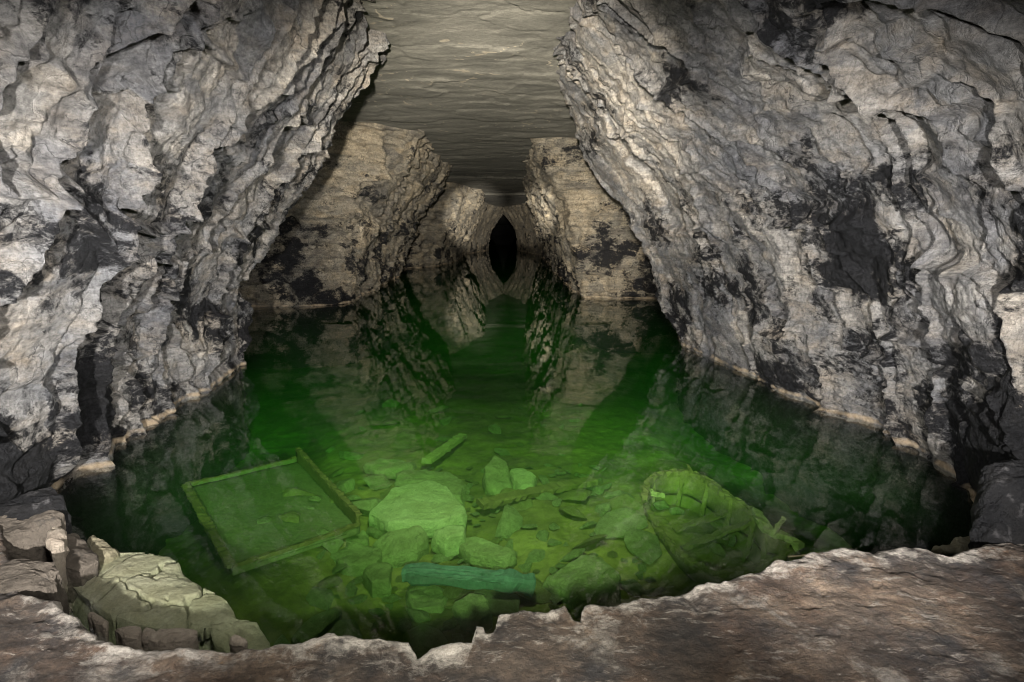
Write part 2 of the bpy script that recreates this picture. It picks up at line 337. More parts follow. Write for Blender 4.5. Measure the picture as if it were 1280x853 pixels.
rock_wall('rock_wall', 'sloping grey-brown rock wall with a jagged black patch on the right side of the pool', RN, 1050, 720, 37, M_near, 1, .60, thr=.14, lean=-.2, joints=[(4.6, -.2, .10, .06), (6.2, .25, .10, .07), (8.4, .2, .08, .05)],
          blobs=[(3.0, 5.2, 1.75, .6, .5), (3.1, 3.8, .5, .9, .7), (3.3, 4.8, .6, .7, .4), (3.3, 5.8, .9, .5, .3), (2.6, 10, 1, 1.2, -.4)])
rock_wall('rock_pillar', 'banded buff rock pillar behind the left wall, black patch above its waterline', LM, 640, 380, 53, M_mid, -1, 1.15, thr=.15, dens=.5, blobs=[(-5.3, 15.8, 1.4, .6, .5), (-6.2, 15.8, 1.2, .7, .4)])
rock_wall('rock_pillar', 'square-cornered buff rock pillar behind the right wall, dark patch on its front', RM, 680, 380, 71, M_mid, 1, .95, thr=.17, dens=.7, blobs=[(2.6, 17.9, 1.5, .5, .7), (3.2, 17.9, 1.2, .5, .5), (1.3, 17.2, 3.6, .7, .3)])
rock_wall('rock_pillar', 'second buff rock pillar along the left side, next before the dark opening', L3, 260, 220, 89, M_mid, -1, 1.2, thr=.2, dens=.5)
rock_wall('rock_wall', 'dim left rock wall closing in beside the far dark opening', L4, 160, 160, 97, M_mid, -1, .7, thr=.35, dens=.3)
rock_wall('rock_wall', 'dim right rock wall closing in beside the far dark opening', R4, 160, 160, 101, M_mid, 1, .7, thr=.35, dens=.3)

# far end and the outer flanks of the workings (coloured black all over to stand in for darkness)
def plain_wall(name, a, b, seed):
    n = 90; q = np.linspace(0, 1, n)
    P = np.zeros((n, 40, 3)); P[..., 0] = (a[0]*(1-q) + b[0]*q)[:, None]; P[..., 1] = (a[1]*(1-q) + b[1]*q)[:, None]; P[..., 2] = np.linspace(-2.5, 4.8, 40)
    s = np.repeat((q*math.dist(a, b))[:, None], 40, 1)
    dx, dy = b[0]-a[0], b[1]-a[1]; L = math.hypot(dx, dy)
    d = .5*fbm(s*.5, P[..., 2]*.5, 5, seed)
    P[..., 0] += -dy/L*d; P[..., 1] += dx/L*d
    z0 = np.zeros(d.shape); one = z0 + 1.5
    return link(name, grid_mesh(name, P, {'stain_shade': one, 'rust': z0, 'tone': z0 + .55, 'wet': z0}), M_mid)
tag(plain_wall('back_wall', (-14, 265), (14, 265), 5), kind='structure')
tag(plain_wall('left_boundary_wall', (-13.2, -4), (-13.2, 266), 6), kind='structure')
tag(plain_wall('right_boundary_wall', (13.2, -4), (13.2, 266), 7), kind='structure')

# ------------------------------------------------------------------ ceiling
def ceiling():
    m, t, b = new_mat('ceiling_rock'); k = NB(t); v = k.obj()
    n = k.noise(k.mapv(v, (.7, 1.6, 1)), 1.2, 7, .65, .5)
    c = k.ramp(n, [(.32, (.10, .094, .078)), (.5, (.17, .16, .132)), (.68, (.24, .222, .185))])
    c = k.mix(k.ramp(k.attr('peel'), [(.45, (0,)*3), (.75, (1,)*3)]), c, (.36, .31, .235))
    c = k.mix(.7, c, k.ramp(k.noise(k.mapv(v, (.7, 1.5, 1)), 24, 10, .8), [(.36, (.35,)*3), (.58, (1,)*3)]), 'MULTIPLY')
    k.l(c, b.inputs['Base Color']); b.inputs['Roughness'].default_value = .85
    h = k.math('ADD', k.noise(k.mapv(v, (1, 1.5, 1)), 16, 10, .75), k.math('MULTIPLY', k.noise(v, 60, 3, .6), .25))
    k.l(k.bump(h, .6, .02), b.inputs['Normal'])
    y = np.concatenate([np.linspace(-4, 5, 40), 5*np.exp(np.linspace(0, math.log(53.5), 760))[1:]])
    x = np.concatenate([np.linspace(-14, -3.2, 30), np.linspace(-3, 2.2, 300), np.linspace(2.4, 14, 30)])
    Y, X = np.meshgrid(y, x, indexing='ij')
    n1 = fbm(X*.3, Y*.42, 5, 401, .5); n2 = fbm(X*.6+9, Y*1.0, 5, 431, .6)
    d = .028*terrace(n1, 4, .05) + .008*terrace(n2, 4, .1) + .010*fbm(X*1.3, Y*1.6, 4, 441, .5) + .002*fbm(X*4, Y*5, 4, 450) + .03*fbm(X*.3, Y*.3, 3, 470)
    v1, v2, vx, vy, u1, u2, u3 = voronoi(X*.8 + .3*fbm(X, Y, 4, 443), Y*1.6 + .5*fbm(X+5, Y, 4, 444), 445)
    d = d + sstep(0, .08, v2-v1)*(.025*(u1-.5) + .03*(u2-.5)*vx + .03*(u3-.5)*vy)
    slab = np.where(Y > 21 + .5*fbm(X*.7, Y*0, 4, 8), -.02, 0) + np.where(Y > 29 + .4*fbm(X*.8, Y*0, 3, 7), -.06, 0) + np.where(Y > 40, -.12, 0)
    Z = 4.22 + d + slab
    e = n1*4; r = e - np.floor(e)
    peel = np.exp(-((r-.44)/.05)**2)*sstep(-.1, .3, fbm(X*.6, Y*.7, 3, 490))
    P = np.stack([X, Y, Z], -1)
    return tag(link('ceiling', grid_mesh('ceiling', P, {'peel': peel}), m), kind='structure')
ceiling()

# ------------------------------------------------------------------ pool bed
def bed_z(x, y):
    x = np.asarray(x, float); y = np.asarray(y, float)
    z = -1.02 + .0*x
    z = z - .28*sstep(4.4, 2.6, y) - .25*sstep(9.5, 15, y) - 1.2*sstep(42, 56, y) + .10*np.exp(-(((x+1.0)/.6)**2 + ((y-6.4)/.8)**2)**2) - .3*sstep(1.9, 3.2, np.abs(x+.1))
    z = z + .17*np.exp(-(((x+2.4)/1.1)**2 + ((y-5.9)/1.3)**2)**2) + .07*np.exp(-((x-2.0)**2 + (y-5.5)**2)/.8)
    z = z + .07*fbm(x*.8, y*.8, 4, 801) + .12*np.exp(-((x-.9)**2 + (y-6)**2)/1.0)
    return z
def bed():
    m, t, b = new_mat('pool_silt'); k = NB(t); v = k.obj()
    n = k.noise(v, 1.3, 8, .65)
    c = k.ramp(n, [(.34, (.09, .065, .025)), (.5, (.20, .145, .055)), (.66, (.32, .23, .10))])
    c = k.mix(.5, c, k.ramp(k.noise(v, 12, 6, .7), [(.3, (.45,)*3), (.62, (1,)*3)]), 'MULTIPLY')
    k.l(c, b.inputs['Base Color']); b.inputs['Roughness'].default_value = .95
    k.l(k.bump(k.noise(v, 14, 8, .7), .8, .06), b.inputs['Normal'])
    y = np.concatenate([np.linspace(1.2, 10, 260), 10*np.exp(np.linspace(0, math.log(26.8), 120))[1:]])
    x = np.concatenate([np.linspace(-14, -4.6, 24), np.linspace(-4.5, 4.5, 260), np.linspace(4.6, 14, 24)])
    Y, X = np.meshgrid(y, x, indexing='ij')
    Z = bed_z(X, Y) + .03*fbm(X*4, Y*4, 4, 811)
    tag(link('pool_bed', grid_mesh('pool_bed', np.stack([X, Y, Z], -1), flip=True), m), kind='structure')
bed()

# ------------------------------------------------------------------ water: a closed body, flat top
def water():
    m = bpy.data.materials.new('green_water'); m.use_nodes = True; t = m.node_tree; t.nodes.clear(); k = NB(t)
    out = k.n('ShaderNodeOutputMaterial')
    tr = k.n('ShaderNodeBsdfTransparent'); gl = k.n('ShaderNodeBsdfGlossy'); gl.inputs['Roughness'].default_value = 0.0
    ge = k.n('ShaderNodeNewGeometry'); dt = k.n('ShaderNodeVectorMath', operation='DOT_PRODUCT'); k.l(ge.outputs['Normal'], dt.inputs[0]); k.l(ge.outputs['Incoming'], dt.inputs[1])
    sch = k.math('MULTIPLY_ADD', k.math('POWER', k.math('SUBTRACT', 1.0, k.math('ABSOLUTE', dt.outputs['Value'])), 5.0), .98, .02)
    mx = k.n('ShaderNodeMixShader'); k.l(sch, mx.inputs[0]); k.l(tr.outputs[0], mx.inputs[1]); k.l(gl.outputs[0], mx.inputs[2])
    v = k.obj(); bp = k.bump(k.noise(k.mapv(v, (1, .8, 1)), 2.6, 3, .5), .03, .03)
    k.l(bp, gl.inputs['Normal'])
    k.l(mx.outputs[0], out.inputs['Surface'])
    ab = k.n('ShaderNodeVolumeAbsorption'); ab.inputs['Color'].default_value = (.71, .957, .61, 1); ab.inputs['Density'].default_value = 1.12
    sc = k.n('ShaderNodeVolumeScatter'); sc.inputs['Color'].default_value = (.38, .85, .36, 1); sc.inputs['Density'].default_value = .016
    ad = k.n('ShaderNodeAddShader'); k.l(ab.outputs[0], ad.inputs[0]); k.l(sc.outputs[0], ad.inputs[1]); k.l(ad.outputs[0], out.inputs['Volume'])
    bm = bmesh.new(); bmesh.ops.create_cube(bm, size=1)
    for q in bm.verts: q.co = Vector((q.co.x*28, 134.2 + q.co.y*266, -1.5 + q.co.z*3.0))
    me = bpy.data.meshes.new('pool_water'); bm.to_mesh(me); bm.free()
    tag(link('pool_water', me, m), kind='structure')
water()

# ------------------------------------------------------------------ concrete / rock ledge in front
EDGE = [(-3.6, 3.75), (-3.2, 3.62)]
def unz(px, py, z):
    u = (px-640)/800; v = -(py-426.5)/800; p = math.atan(138.5/800)
    dy = math.cos(p)+v*math.sin(p); dz = -math.sin(p)+v*math.cos(p); q = (z-1.9)/dz
    return (u*q, dy*q)
ZL = .25
for px, py in [(0, 655), (32, 742), (69, 748), (106, 780), (143, 806), (170, 806), (223, 806), (297, 806), (340, 806), (380, 797), (396, 791), (413, 787), (421, 793), (432, 790), (452, 793), (495, 788), (511, 794), (519, 807), (521, 812), (541, 804), (564, 804), (588, 799), (592, 788), (597, 778), (606, 778), (608, 784), (618, 781), (623, 765), (639, 760), (682, 762), (705, 756), (718, 771), (728, 776), (727, 762), (731, 755), (774, 750), (800, 745), (849, 737), (913, 721), (955, 710), (992, 697), (1035, 687), (1061, 681), (1088, 689), (1098, 684), (1141, 684), (1186, 696), (1199, 689), (1247, 673), (1279, 665)]:
    EDGE.append(unz(px, py, ZL))
EDGE += [(3.2, 3.5), (3.7, 3.7)]
def ledge():
    m, t, b = new_mat('ledge_stone'); k = NB(t); v = k.obj()
    n = k.noise(v, 1.1, 8, .65)
    c = k.ramp(n, [(.38, (.028, .023, .02)), (.5, (.09, .065, .047)), (.64, (.21, .155, .11))])
    c = k.mix(k.ramp(k.noise(v, 3.6, 8, .7, .5), [(.54, (0,)*3), (.62, (.9,)*3)]), c, (.30, .265, .225))
    c = k.mix(k.ramp(k.noise(v, 2.4, 7, .7), [(.50, (0,)*3), (.62, (.9,)*3)]), c, (.04, .036, .036))
    c = k.mix(k.ramp(k.noise(v, 1.7, 9, .7), [(.48, (0,)*3), (.64, (.8,)*3)]), c, (.10, .058, .034))
    flk = k.noise(k.mapv(v, (4, 13, 4), (0, 0, .45)), 1.6, 9, .72, .4)
    c = k.mix(k.ramp(flk, [(.57, (0,)*3), (.63, (.85,)*3)]), c, (.33, .29, .245))
    c = k.mix(.7, c, k.ramp(k.noise(v, 6, 9, .75), [(.38, (.35, .33, .32)), (.5, (.9,)*3), (.62, (1.3, 1.2, 1.1))]), 'MULTIPLY')
    rim = k.math('ADD', k.attr('rim'), k.math('MULTIPLY', k.math('SUBTRACT', k.noise(v, 7, 10, .75), .5), 2.6))
    c = k.mix(k.ramp(rim, [(.35, (0,)*3), (.75, (1,)*3)]), c, (.42, .375, .32))
    c = k.mix(k.math('MULTIPLY', k.ramp(k.noise(v, 9, 4, .7), [(.66, (0,)*3), (.74, (1,)*3)]), k.attr('lichen')), c, (.36, .19, .05))
    c = k.mix(.75, c, k.ramp(k.noise(v, 45, 8, .8), [(.36, (.3,)*3), (.56, (1,)*3)]), 'MULTIPLY')
    k.l(c, b.inputs['Base Color']); b.inputs['Roughness'].default_value = .85
    h = k.math('ADD', k.noise(v, 14, 12, .78), k.math('MULTIPLY', k.noise(v, 80, 4, .7), .3))
    k.l(k.bump(h, 1.0, .028), b.inputs['Normal'])
    e = np.array(EDGE); seg = np.hypot(*np.diff(e, axis=0).T); cum = np.concatenate([[0], np.cumsum(seg)])
    nu = 900; q = np.linspace(0, cum[-1], nu)
    E = np.stack([np.interp(q, cum, e[:, 0]), np.interp(q, cum, e[:, 1])], 1)
    E[:, 1] += .018*fbm(q*9, q*0+.3, 4, 901, .6); E[:, 0] += .012*fbm(q*9, q*0+7.3, 4, 905, .6)
    # rows: under-face, lip, top
    rows = []
    for zr, back in [(-2.2, .55), (-1.4, .5), (-.8, .45), (-.35, .38), (-.1, .28), (.02, .17), (.08, .10), (.12, .055), (.155, .025), (.185, .008), (.21, 0), (.232, .006), (.245, .02)]:
        rows.append((zr, back))
    top = np.concatenate([np.linspace(.035, 1.2, 150), 1.2*np.exp(np.linspace(0, math.log(6), 60))[1:]])
    nv = len(rows)+len(top)
    P = np.zeros((nu, nv, 3)); rim = np.zeros((nu, nv)); B = np.zeros((nu, nv))
    tx = E[:, 0]*.9; ty = np.full(nu, -5.)
    for j in range(nv):
        zr, back = rows[j] if j < len(rows) else (ZL, top[j-len(rows)])
        f = min(back/7.2, 1)
        P[:, j, 0] = E[:, 0]*(1-f*.1); P[:, j, 1] = E[:, 1] - back; P[:, j, 2] = zr; B[:, j] = back
    sm = lambda a, n: np.convolve(np.pad(a, n, mode='edge'), np.ones(2*n+1)/(2*n+1), 'valid')
    Es = sm(E[:, 1], 45)
    Ex = sm(E[:, 0], 45)
    for j in range(len(rows), nv):
        f = sstep(0, .5, top[j-len(rows)])
        P[:, j, 0] = (E[:, 0]*(1-f) + Ex*f)*(1-min(top[j-len(rows)]/7.2, 1)*.1)
        P[:, j, 1] = E[:, 1]*(1-f) + Es*f - top[j-len(rows)]
    X, Y = P[..., 0], P[..., 1]
    lip = np.exp(-B/.35)
    dz = .03*fbm(X*.8, Y*.8, 3, 911) + .008*terrace(fbm(X*1.7, Y*1.7, 4, 915, .55), 4, .12) + .006*fbm(X*5, Y*5, 5, 916, .6) + .005*fbm(X*16, Y*16, 4, 917, .65) - .006*sstep(.25, .55, fbm(X*9, Y*9, 3, 918))
    dz = dz + .03*lip*fbm(X*5, Y*5, 4, 919)
    P[..., 2] += dz*sstep(-.1, .2, P[..., 2])
    # broken under-face
    face = (1-sstep(.2, .25, P[..., 2]))
    P[..., 1] += face*.05*fbm(X*4, P[..., 2]*5, 4, 921)
    rim = 1.0*np.exp(-(B/(.13 + .10*fbm(X*1.5, Y*0, 3, 935)))**1.4)*sstep(0, .1, P[..., 2])*(.8 + .5*fbm(X*1.2, Y*0, 3, 931)) * (1 - .55*sstep(-1.9, -2.4, X))
    lich = np.exp(-B/.12)*np.exp(-((X+1.4)/.5)**2)*1.5
    me = grid_mesh('rock_ledge', P, {'rim': rim, 'lichen': np.clip(lich, 0, 1)}, flip=False)
    tag(link('ground', me, m), kind='structure')
ledge()

# ------------------------------------------------------------------ stones
def stone_material(name, a, b_, dark, rough=.85, crack=0.0):
    m, t, b = new_mat(name); k = NB(t); v = k.n('ShaderNodeTexCoord').outputs['Object']
    c = k.mix(k.ramp(k.noise(v, 4, 7, .65), [(.38, (0,)*3), (.64, (1,)*3)]), a, b_)
    c = k.mix(k.ramp(k.noise(v, 11, 7, .7, .6), [(.58, (0,)*3), (.70, (.8,)*3)]), c, dark)
    c = k.mix(.5, c, k.ramp(k.noise(v, 50, 5, .7), [(.3, (.5,)*3), (.6, (1,)*3)]), 'MULTIPLY')
    k.l(c, b.inputs['Base Color']); b.inputs['Roughness'].default_value = rough; b.inputs['Specular IOR Level'].default_value = .2
    k.l(k.bump(k.noise(v, 22, 11, .75), 1.0, .04), b.inputs['Normal'])
    return m
M_sub = stone_material('sunken_stone', (.31, .275, .185), (.20, .175, .11), (.09, .08, .05))
M_pale = stone_material('pale_limestone', (.42, .39, .28), (.32, .29, .19), (.15, .14, .10))
M_brown = stone_material('brown_stone', (.15, .125, .10), (.08, .066, .052), (.03, .028, .026))
M_coal = stone_material('black_stone', (.009, .009, .010), (.018, .017, .017), (.09, .085, .085), .55)
M_edge = stone_material('edge_stone', (.40, .34, .27), (.28, .23, .18), (.07, .06, .055))

def polar_rock(name, outline, z_top, thick, mat, seed, tilt=(0, 0), dome=.04, rough=.03, cracks=0.0, flare=.12, label=None, cat='rock', group=None, rag=.03, nr=40, na=150):
    """a slab or boulder from its plan outline: layered top, broken sides"""
    o = np.array(outline, float); c = o.mean(0)
    cl = np.vstack([o, o[:1]]); seg = np.hypot(*np.diff(cl, axis=0).T); cum = np.concatenate([[0], np.cumsum(seg)])
    q = np.linspace(0, cum[-1], na, endpoint=False)
    E = np.stack([np.interp(q, cum, cl[:, 0]), np.interp(q, cum, cl[:, 1])], 1) - c
    a = np.linspace(0, 2*np.pi, na, endpoint=False)
    E *= (1 + rag*fbm(np.cos(a)*3+seed, np.sin(a)*3, 4, seed))[:, None]
    rows = []
    for i in range(nr): rows.append((math.sqrt(i/(nr-1)) if i else .004, 0.0))
    side = 14
    for i in range(1, side+1): rows.append((1.0, i/side))
    nv = len(rows); P = np.zeros((na, nv, 3))
    for j, (f, dn) in enumerate(rows):
        k = f if dn == 0 else 1 + flare*dn - .25*flare*math.sin(dn*9)
        P[:, j, 0] = E[:, 0]*k; P[:, j, 1] = E[:, 1]*k; P[:, j, 2] = -dn*thick
    X, Y, D = P[..., 0].copy(), P[..., 1].copy(), -P[..., 2].copy()
    fr = np.array([r[0] for r in rows])[None, :]
    topm = (D == 0)
    h = dome*(1-fr**2) + rough*fbm(X*3+seed, Y*3, 4, seed+3) + rough*1.2*terrace(fbm(X*1.6, Y*1.6+seed, 4, seed+5), 4, .06) - .35*rough*np.where(fr > .93, (fr-.93)/.07, 0)
    if cracks:
        wx = X + .10*fbm(X*4, Y*4, 3, seed+8); wy = Y + .10*fbm(X*4, Y*4, 3, seed+9)
        f1, f2, _, _, r1, _, _ = voronoi(wx*2.9+seed, wy*3.6, seed+11)
        h += cracks*(.5*(r1-.5)*sstep(0, .1, f2-f1) - 1.6*(1-sstep(0, .06, f2-f1)))
    P[..., 2] += h*np.where(topm, 1, np.exp(-D/.05)) + X*tilt[0] + Y*tilt[1]
    sm = ~topm
    ang = np.repeat(a[:, None], nv, 1)
    jut = 1 + np.where(sm, .10*fbm(np.cos(ang)*2+seed, np.sin(ang)*2 + D*6, 4, seed+21) + .09*fbm(np.cos(ang)*.7, D*12+seed, 3, seed+22), 0)
    P[..., 0] *= jut; P[..., 1] *= jut
    P = np.concatenate([P, P[:1]], 0)
    me = grid_mesh(name, P, flip=False)
    bm = bmesh.new(); bm.from_mesh(me); bmesh.ops.remove_doubles(bm, verts=bm.verts, dist=.0004)
    bmesh.ops.recalc_face_normals(bm, faces=bm.faces); bm.to_mesh(me); bm.free()
    ob = link(name, me, mat); ob.location = (c[0], c[1], z_top)
    return tag(ob, label, cat, group)
def px(points, z): return [unz(x, y, z) for x, y in points]

def angular_mesh(seed, flat=.5, n=15):
    r = random.Random(seed); bm = bmesh.new()
    for i in range(n):
        p = Vector((r.gauss(0, 1), r.gauss(0, 1), r.gauss(0, 1))).normalized()
        p = Vector((p.x*r.uniform(.8, 1.05), p.y*.72*r.uniform(.8, 1.05), p.z*flat)); bm.verts.new(p)
    bmesh.ops.convex_hull(bm, input=bm.verts)
    bmesh.ops.delete(bm, geom=[v for v in bm.verts if not v.link_faces], context='VERTS')
    bmesh.ops.bevel(bm, geom=list(bm.edges), offset=.05, segments=1, affect='EDGES', clamp_overlap=True)
    bmesh.ops.triangulate(bm, faces=bm.faces)
    bmesh.ops.subdivide_edges(bm, edges=bm.edges, cuts=3, use_grid_fill=True)
    from mathutils import noise
    for v in bm.verts:
        k = noise.fractal(v.co*2.3 + Vector((seed*3.1, 0, 0)), .8, 2.1, 4)
        v.co += v.co.normalized()*k*.05
    me = bpy.data.meshes.new('stone'); bm.to_mesh(me); bm.free()
    return me

def hull_rock(name, outline, z_top, thick, mat, seed, tilt=(0, 0), flare=1.12, label=None, cat='rock', group=None, rough=.015, domes=0.0, res=.03):
    """an angular block: flat broken top of the given plan outline, sides flaring a little to the base"""
    r = random.Random(seed); o = [Vector((x, y, 0)) for x, y in outline]; c = sum(o, Vector())/len(o)
    bm = bmesh.new()
    for p in o:
        q = p - c
        bm.verts.new((q.x, q.y, q.x*tilt[0] + q.y*tilt[1] + r.uniform(-.02, .01)))
        k = flare*r.uniform(.92, 1.06); bm.verts.new((q.x*k, q.y*k, -thick*r.uniform(.35, .6)))
        k *= r.uniform(.85, 1.0); bm.verts.new((q.x*k, q.y*k, -thick))
        if domes: bm.verts.new((q.x*.6, q.y*.6, domes*r.uniform(.5, 1) + .6*(q.x*tilt[0] + q.y*tilt[1])))
    bmesh.ops.convex_hull(bm, input=bm.verts)
    bmesh.ops.delete(bm, geom=[v for v in bm.verts if not v.link_faces], context='VERTS')
    bmesh.ops.bevel(bm, geom=list(bm.edges), offset=.012, segments=1, affect='EDGES', clamp_overlap=True)
    bmesh.ops.triangulate(bm, faces=bm.faces)
    for _ in range(6):
        long = [e for e in bm.edges if e.calc_length() > res*1.6]
        if not long: break
        bmesh.ops.subdivide_edges(bm, edges=long, cuts=1); bmesh.ops.triangulate(bm, faces=bm.faces)
    bm.normal_update()
    co = np.array([v.co[:] for v in bm.verts]); nn = np.array([v.normal[:] for v in bm.verts])
    u = co[:, 0] + .37*co[:, 2]; w_ = co[:, 1] + .61*co[:, 2]
    d = rough*(1.3*fbm(u*4+seed, w_*4, 5, seed, .6) + 1.6*terrace(fbm(u*2.2, w_*2.2+seed, 3, seed+4), 4, .08) + .5*ridged(u*9, w_*9, 3, seed+7))
    co += nn*d[:, None]
    for v, q in zip(bm.verts, co): v.co = q
    me = bpy.data.meshes.new(name); bm.to_mesh(me); bm.free()
    ob = link(name, me, mat); ob.location = (c.x, c.y, z_top)
    return tag(ob, label, cat, group)

# the big named stones
def boulder(pts, z, th, mat, seed, lab, **k): return hull_rock('boulder', px(pts, z), z, th, mat, seed, label=lab, cat='boulder', **k)
boulder([(462, 641), (474, 629), (491, 611), (515, 604), (541, 600), (558, 606), (580, 634), (576, 642), (546, 650), (515, 651), (487, 654)], -.77, .18, M_pale, 501, 'largest flat-topped pale boulder in the middle of the pool bed', rough=.012, flare=1.05)
boulder([(493, 605), (497, 592), (530, 584), (560, 588), (578, 601), (575, 620), (530, 620)], -.84, .3, M_sub, 503, 'dim flat slab half hidden behind the largest pale boulder')
boulder([(683, 716), (705, 704), (728, 696), (751, 699), (774, 720), (770, 732), (741, 740), (715, 733)], -.82, .3, M_sub, 507, 'grey-green boulder on the pool bed near the notched ledge, right of the log', tilt=(.10, .12))
boulder([(605, 590), (618, 577), (634, 582), (638, 600), (622, 608), (608, 602)], -.86, .25, M_sub, 509, 'rounded dim stone leaning beside a darker-edged stone behind the plank', tilt=(-.15, .25))
boulder([(639, 587), (650, 584), (669, 594), (666, 602), (652, 605), (642, 598)], -.84, .2, M_pale, 511, 'small flat stone with a dark edge right of the rounded dim stone')
boulder([(456, 578), (475, 573), (500, 575), (514, 580), (500, 585), (470, 586)], -.86, .14, M_sub, 513, 'thin slab lying between the metal tray and the slanting plank')
boulder([(468, 674), (490, 664), (520, 660), (532, 670), (520, 682), (480, 688)], -.86, .2, M_sub, 515, 'shaded stone tucked under the front edge of the largest boulder', tilt=(.05, .3))
boulder([(543, 663), (560, 655), (580, 656), (578, 666), (558, 671)], -.80, .2, M_pale, 517, 'small pale stone against the right front of the largest boulder')
boulder([(568, 752), (588, 744), (606, 748), (614, 763), (598, 772), (577, 768)], -.88, .25, M_sub, 519, 'angular ribbed stone below the log, close under the ledge notch', tilt=(.2, .15))
boulder([(566, 668), (600, 672), (642, 690), (632, 697), (590, 690)], -.88, .16, M_sub, 521, 'long pale wedge of stone behind the log')
boulder([(455, 709), (470, 700), (488, 706), (486, 724), (464, 727)], -.88, .2, M_sub, 522, 'square-topped stone left of the left end of the log')
boulder([(410, 690), (440, 678), (474, 688), (470, 702), (430, 708)], -.90, .2, M_sub, 524, 'broad low stone between the tray corner and the square-topped stone')
boulder([(425, 668), (445, 656), (460, 664), (458, 676), (430, 680)], -.92, .2, M_sub, 526, 'flat stone touching the near right corner of the metal tray')
boulder([(510, 738), (535, 730), (560, 738), (552, 758), (515, 760)], -.98, .2, M_sub, 528, 'dark broad stone just below the middle of the log')
# the big slab just under the surface on the left
polar_rock('limestone_slab', px([(83, 712), (100, 703), (120, 696), (150, 694), (185, 693), (212, 696), (224, 704), (228, 714), (240, 722), (258, 732), (280, 740), (291, 752), (293, 766), (280, 776), (262, 772), (235, 774), (205, 776), (170, 772), (140, 766), (110, 750), (88, 732)], -.07), -.085, .55, M_pale, 523, tilt=(-.055, .06), rough=.014, dome=.035, cracks=.055, rag=.012, nr=90, na=320,
           label='wide cracked pale limestone slab just under the surface at the left edge', cat='slab')
polar_rock('limestone_slab', px([(262, 770), (280, 772), (300, 778), (322, 776), (336, 792), (340, 806), (300, 812), (265, 800)], -.16), -.17, .5, M_pale, 525, tilt=(-.1, .1),
           label='lower dim slab running from the cracked pale slab under the ledge', cat='slab')
for i, (pts, lab) in enumerate([
    ([(108, 765), (118, 763), (134, 772), (132, 780), (118, 776)], 'small pale stone breaking the water, leftmost along the ledge foot'),
    ([(141, 783), (160, 780), (176, 783), (175, 797), (155, 796)], 'pale angular stone wedged at the ledge foot, left of a thin grey chip'),
    ([(177, 785), (184, 782), (195, 789), (189, 799), (176, 798)], 'thin grey chip of stone between two pale stones at the ledge foot'),
    ([(187, 797), (200, 787), (225, 782), (248, 787), (247, 793), (225, 799), (200, 802)], 'largest pale flat stone breaking the water at the ledge foot'),
    ([(283, 798), (295, 794), (310, 797), (308, 803), (290, 804)], 'pale sliver of stone breaking the water, rightmost along the ledge foot')]):
    hull_rock('edge_stone', px(pts, .04), .04, .16, M_edge, 540+i, rough=.008, flare=1.0, label=lab, cat='stone', group='stones along the ledge foot', res=.012)
# left corner stones
for i, (pts, z, th, mt, tl, lab) in enumerate([
    ([(66, 690), (72, 674), (86, 664), (98, 668), (114, 686), (119, 700), (100, 712), (78, 708)], .06, .3, M_brown, (-.15, -.1), 'smooth brown stone standing in the left corner of the pool'),
    ([(108, 674), (118, 669), (134, 674), (143, 688), (135, 697), (120, 699)], -.01, .3, M_sub, (0, .1), 'wet speckled stone beside the brown stone in the left corner'),
    ([(56, 672), (60, 660), (72, 655), (79, 664), (78, 680), (66, 688)], .20, .3, M_edge, (0, 0), 'small rounded tan stone on the corner of the ledge'),
    ([(-40, 672), (-20, 655), (20, 646), (60, 642), (76, 646), (74, 654), (40, 664), (0, 674)], .225, .4, M_brown, (.03, .06), 'brown tilted plate of rock at the foot of the left wall'),
    ([(-60, 645), (-20, 634), (30, 624), (70, 618), (80, 630), (40, 642), (0, 652)], .27, .4, M_coal, (.0, .35), 'black flat rock plate at the foot of the left wall'),
    ([(-50, 730), (-20, 712), (30, 704), (60, 704), (77, 711), (74, 723), (55, 732), (20, 738), (-20, 745)], .235, .4, M_brown, (0, 0), 'dark lumpy bulge of rock overhanging the left end of the ledge')]):
    hull_rock('corner_rock', px(pts, z), z, th, mt, 560+i, rough=.022, label=lab, tilt=tl, cat='rock', domes=.025, flare=1.0, res=.02)
# right corner
for i, (pts, z, th, mt, dm, lab) in enumerate([
    ([(1214, 654), (1220, 636), (1250, 622), (1300, 620), (1340, 632), (1350, 655), (1290, 668), (1240, 663)], .30, .25, M_coal, .26, 'black rounded boulder at the foot of the right wall'),
    ([(1168, 690), (1190, 676), (1220, 663), (1250, 660), (1275, 660), (1290, 668), (1240, 680), (1200, 690)], .08, .3, M_pale, .02, 'yellowish stone step where the right wall meets the ledge')]):
    hull_rock('corner_rock', px(pts, z), z, th, mt, 580+i, rough=.03, domes=dm, label=lab, cat='rock', flare=1.0, res=.02)

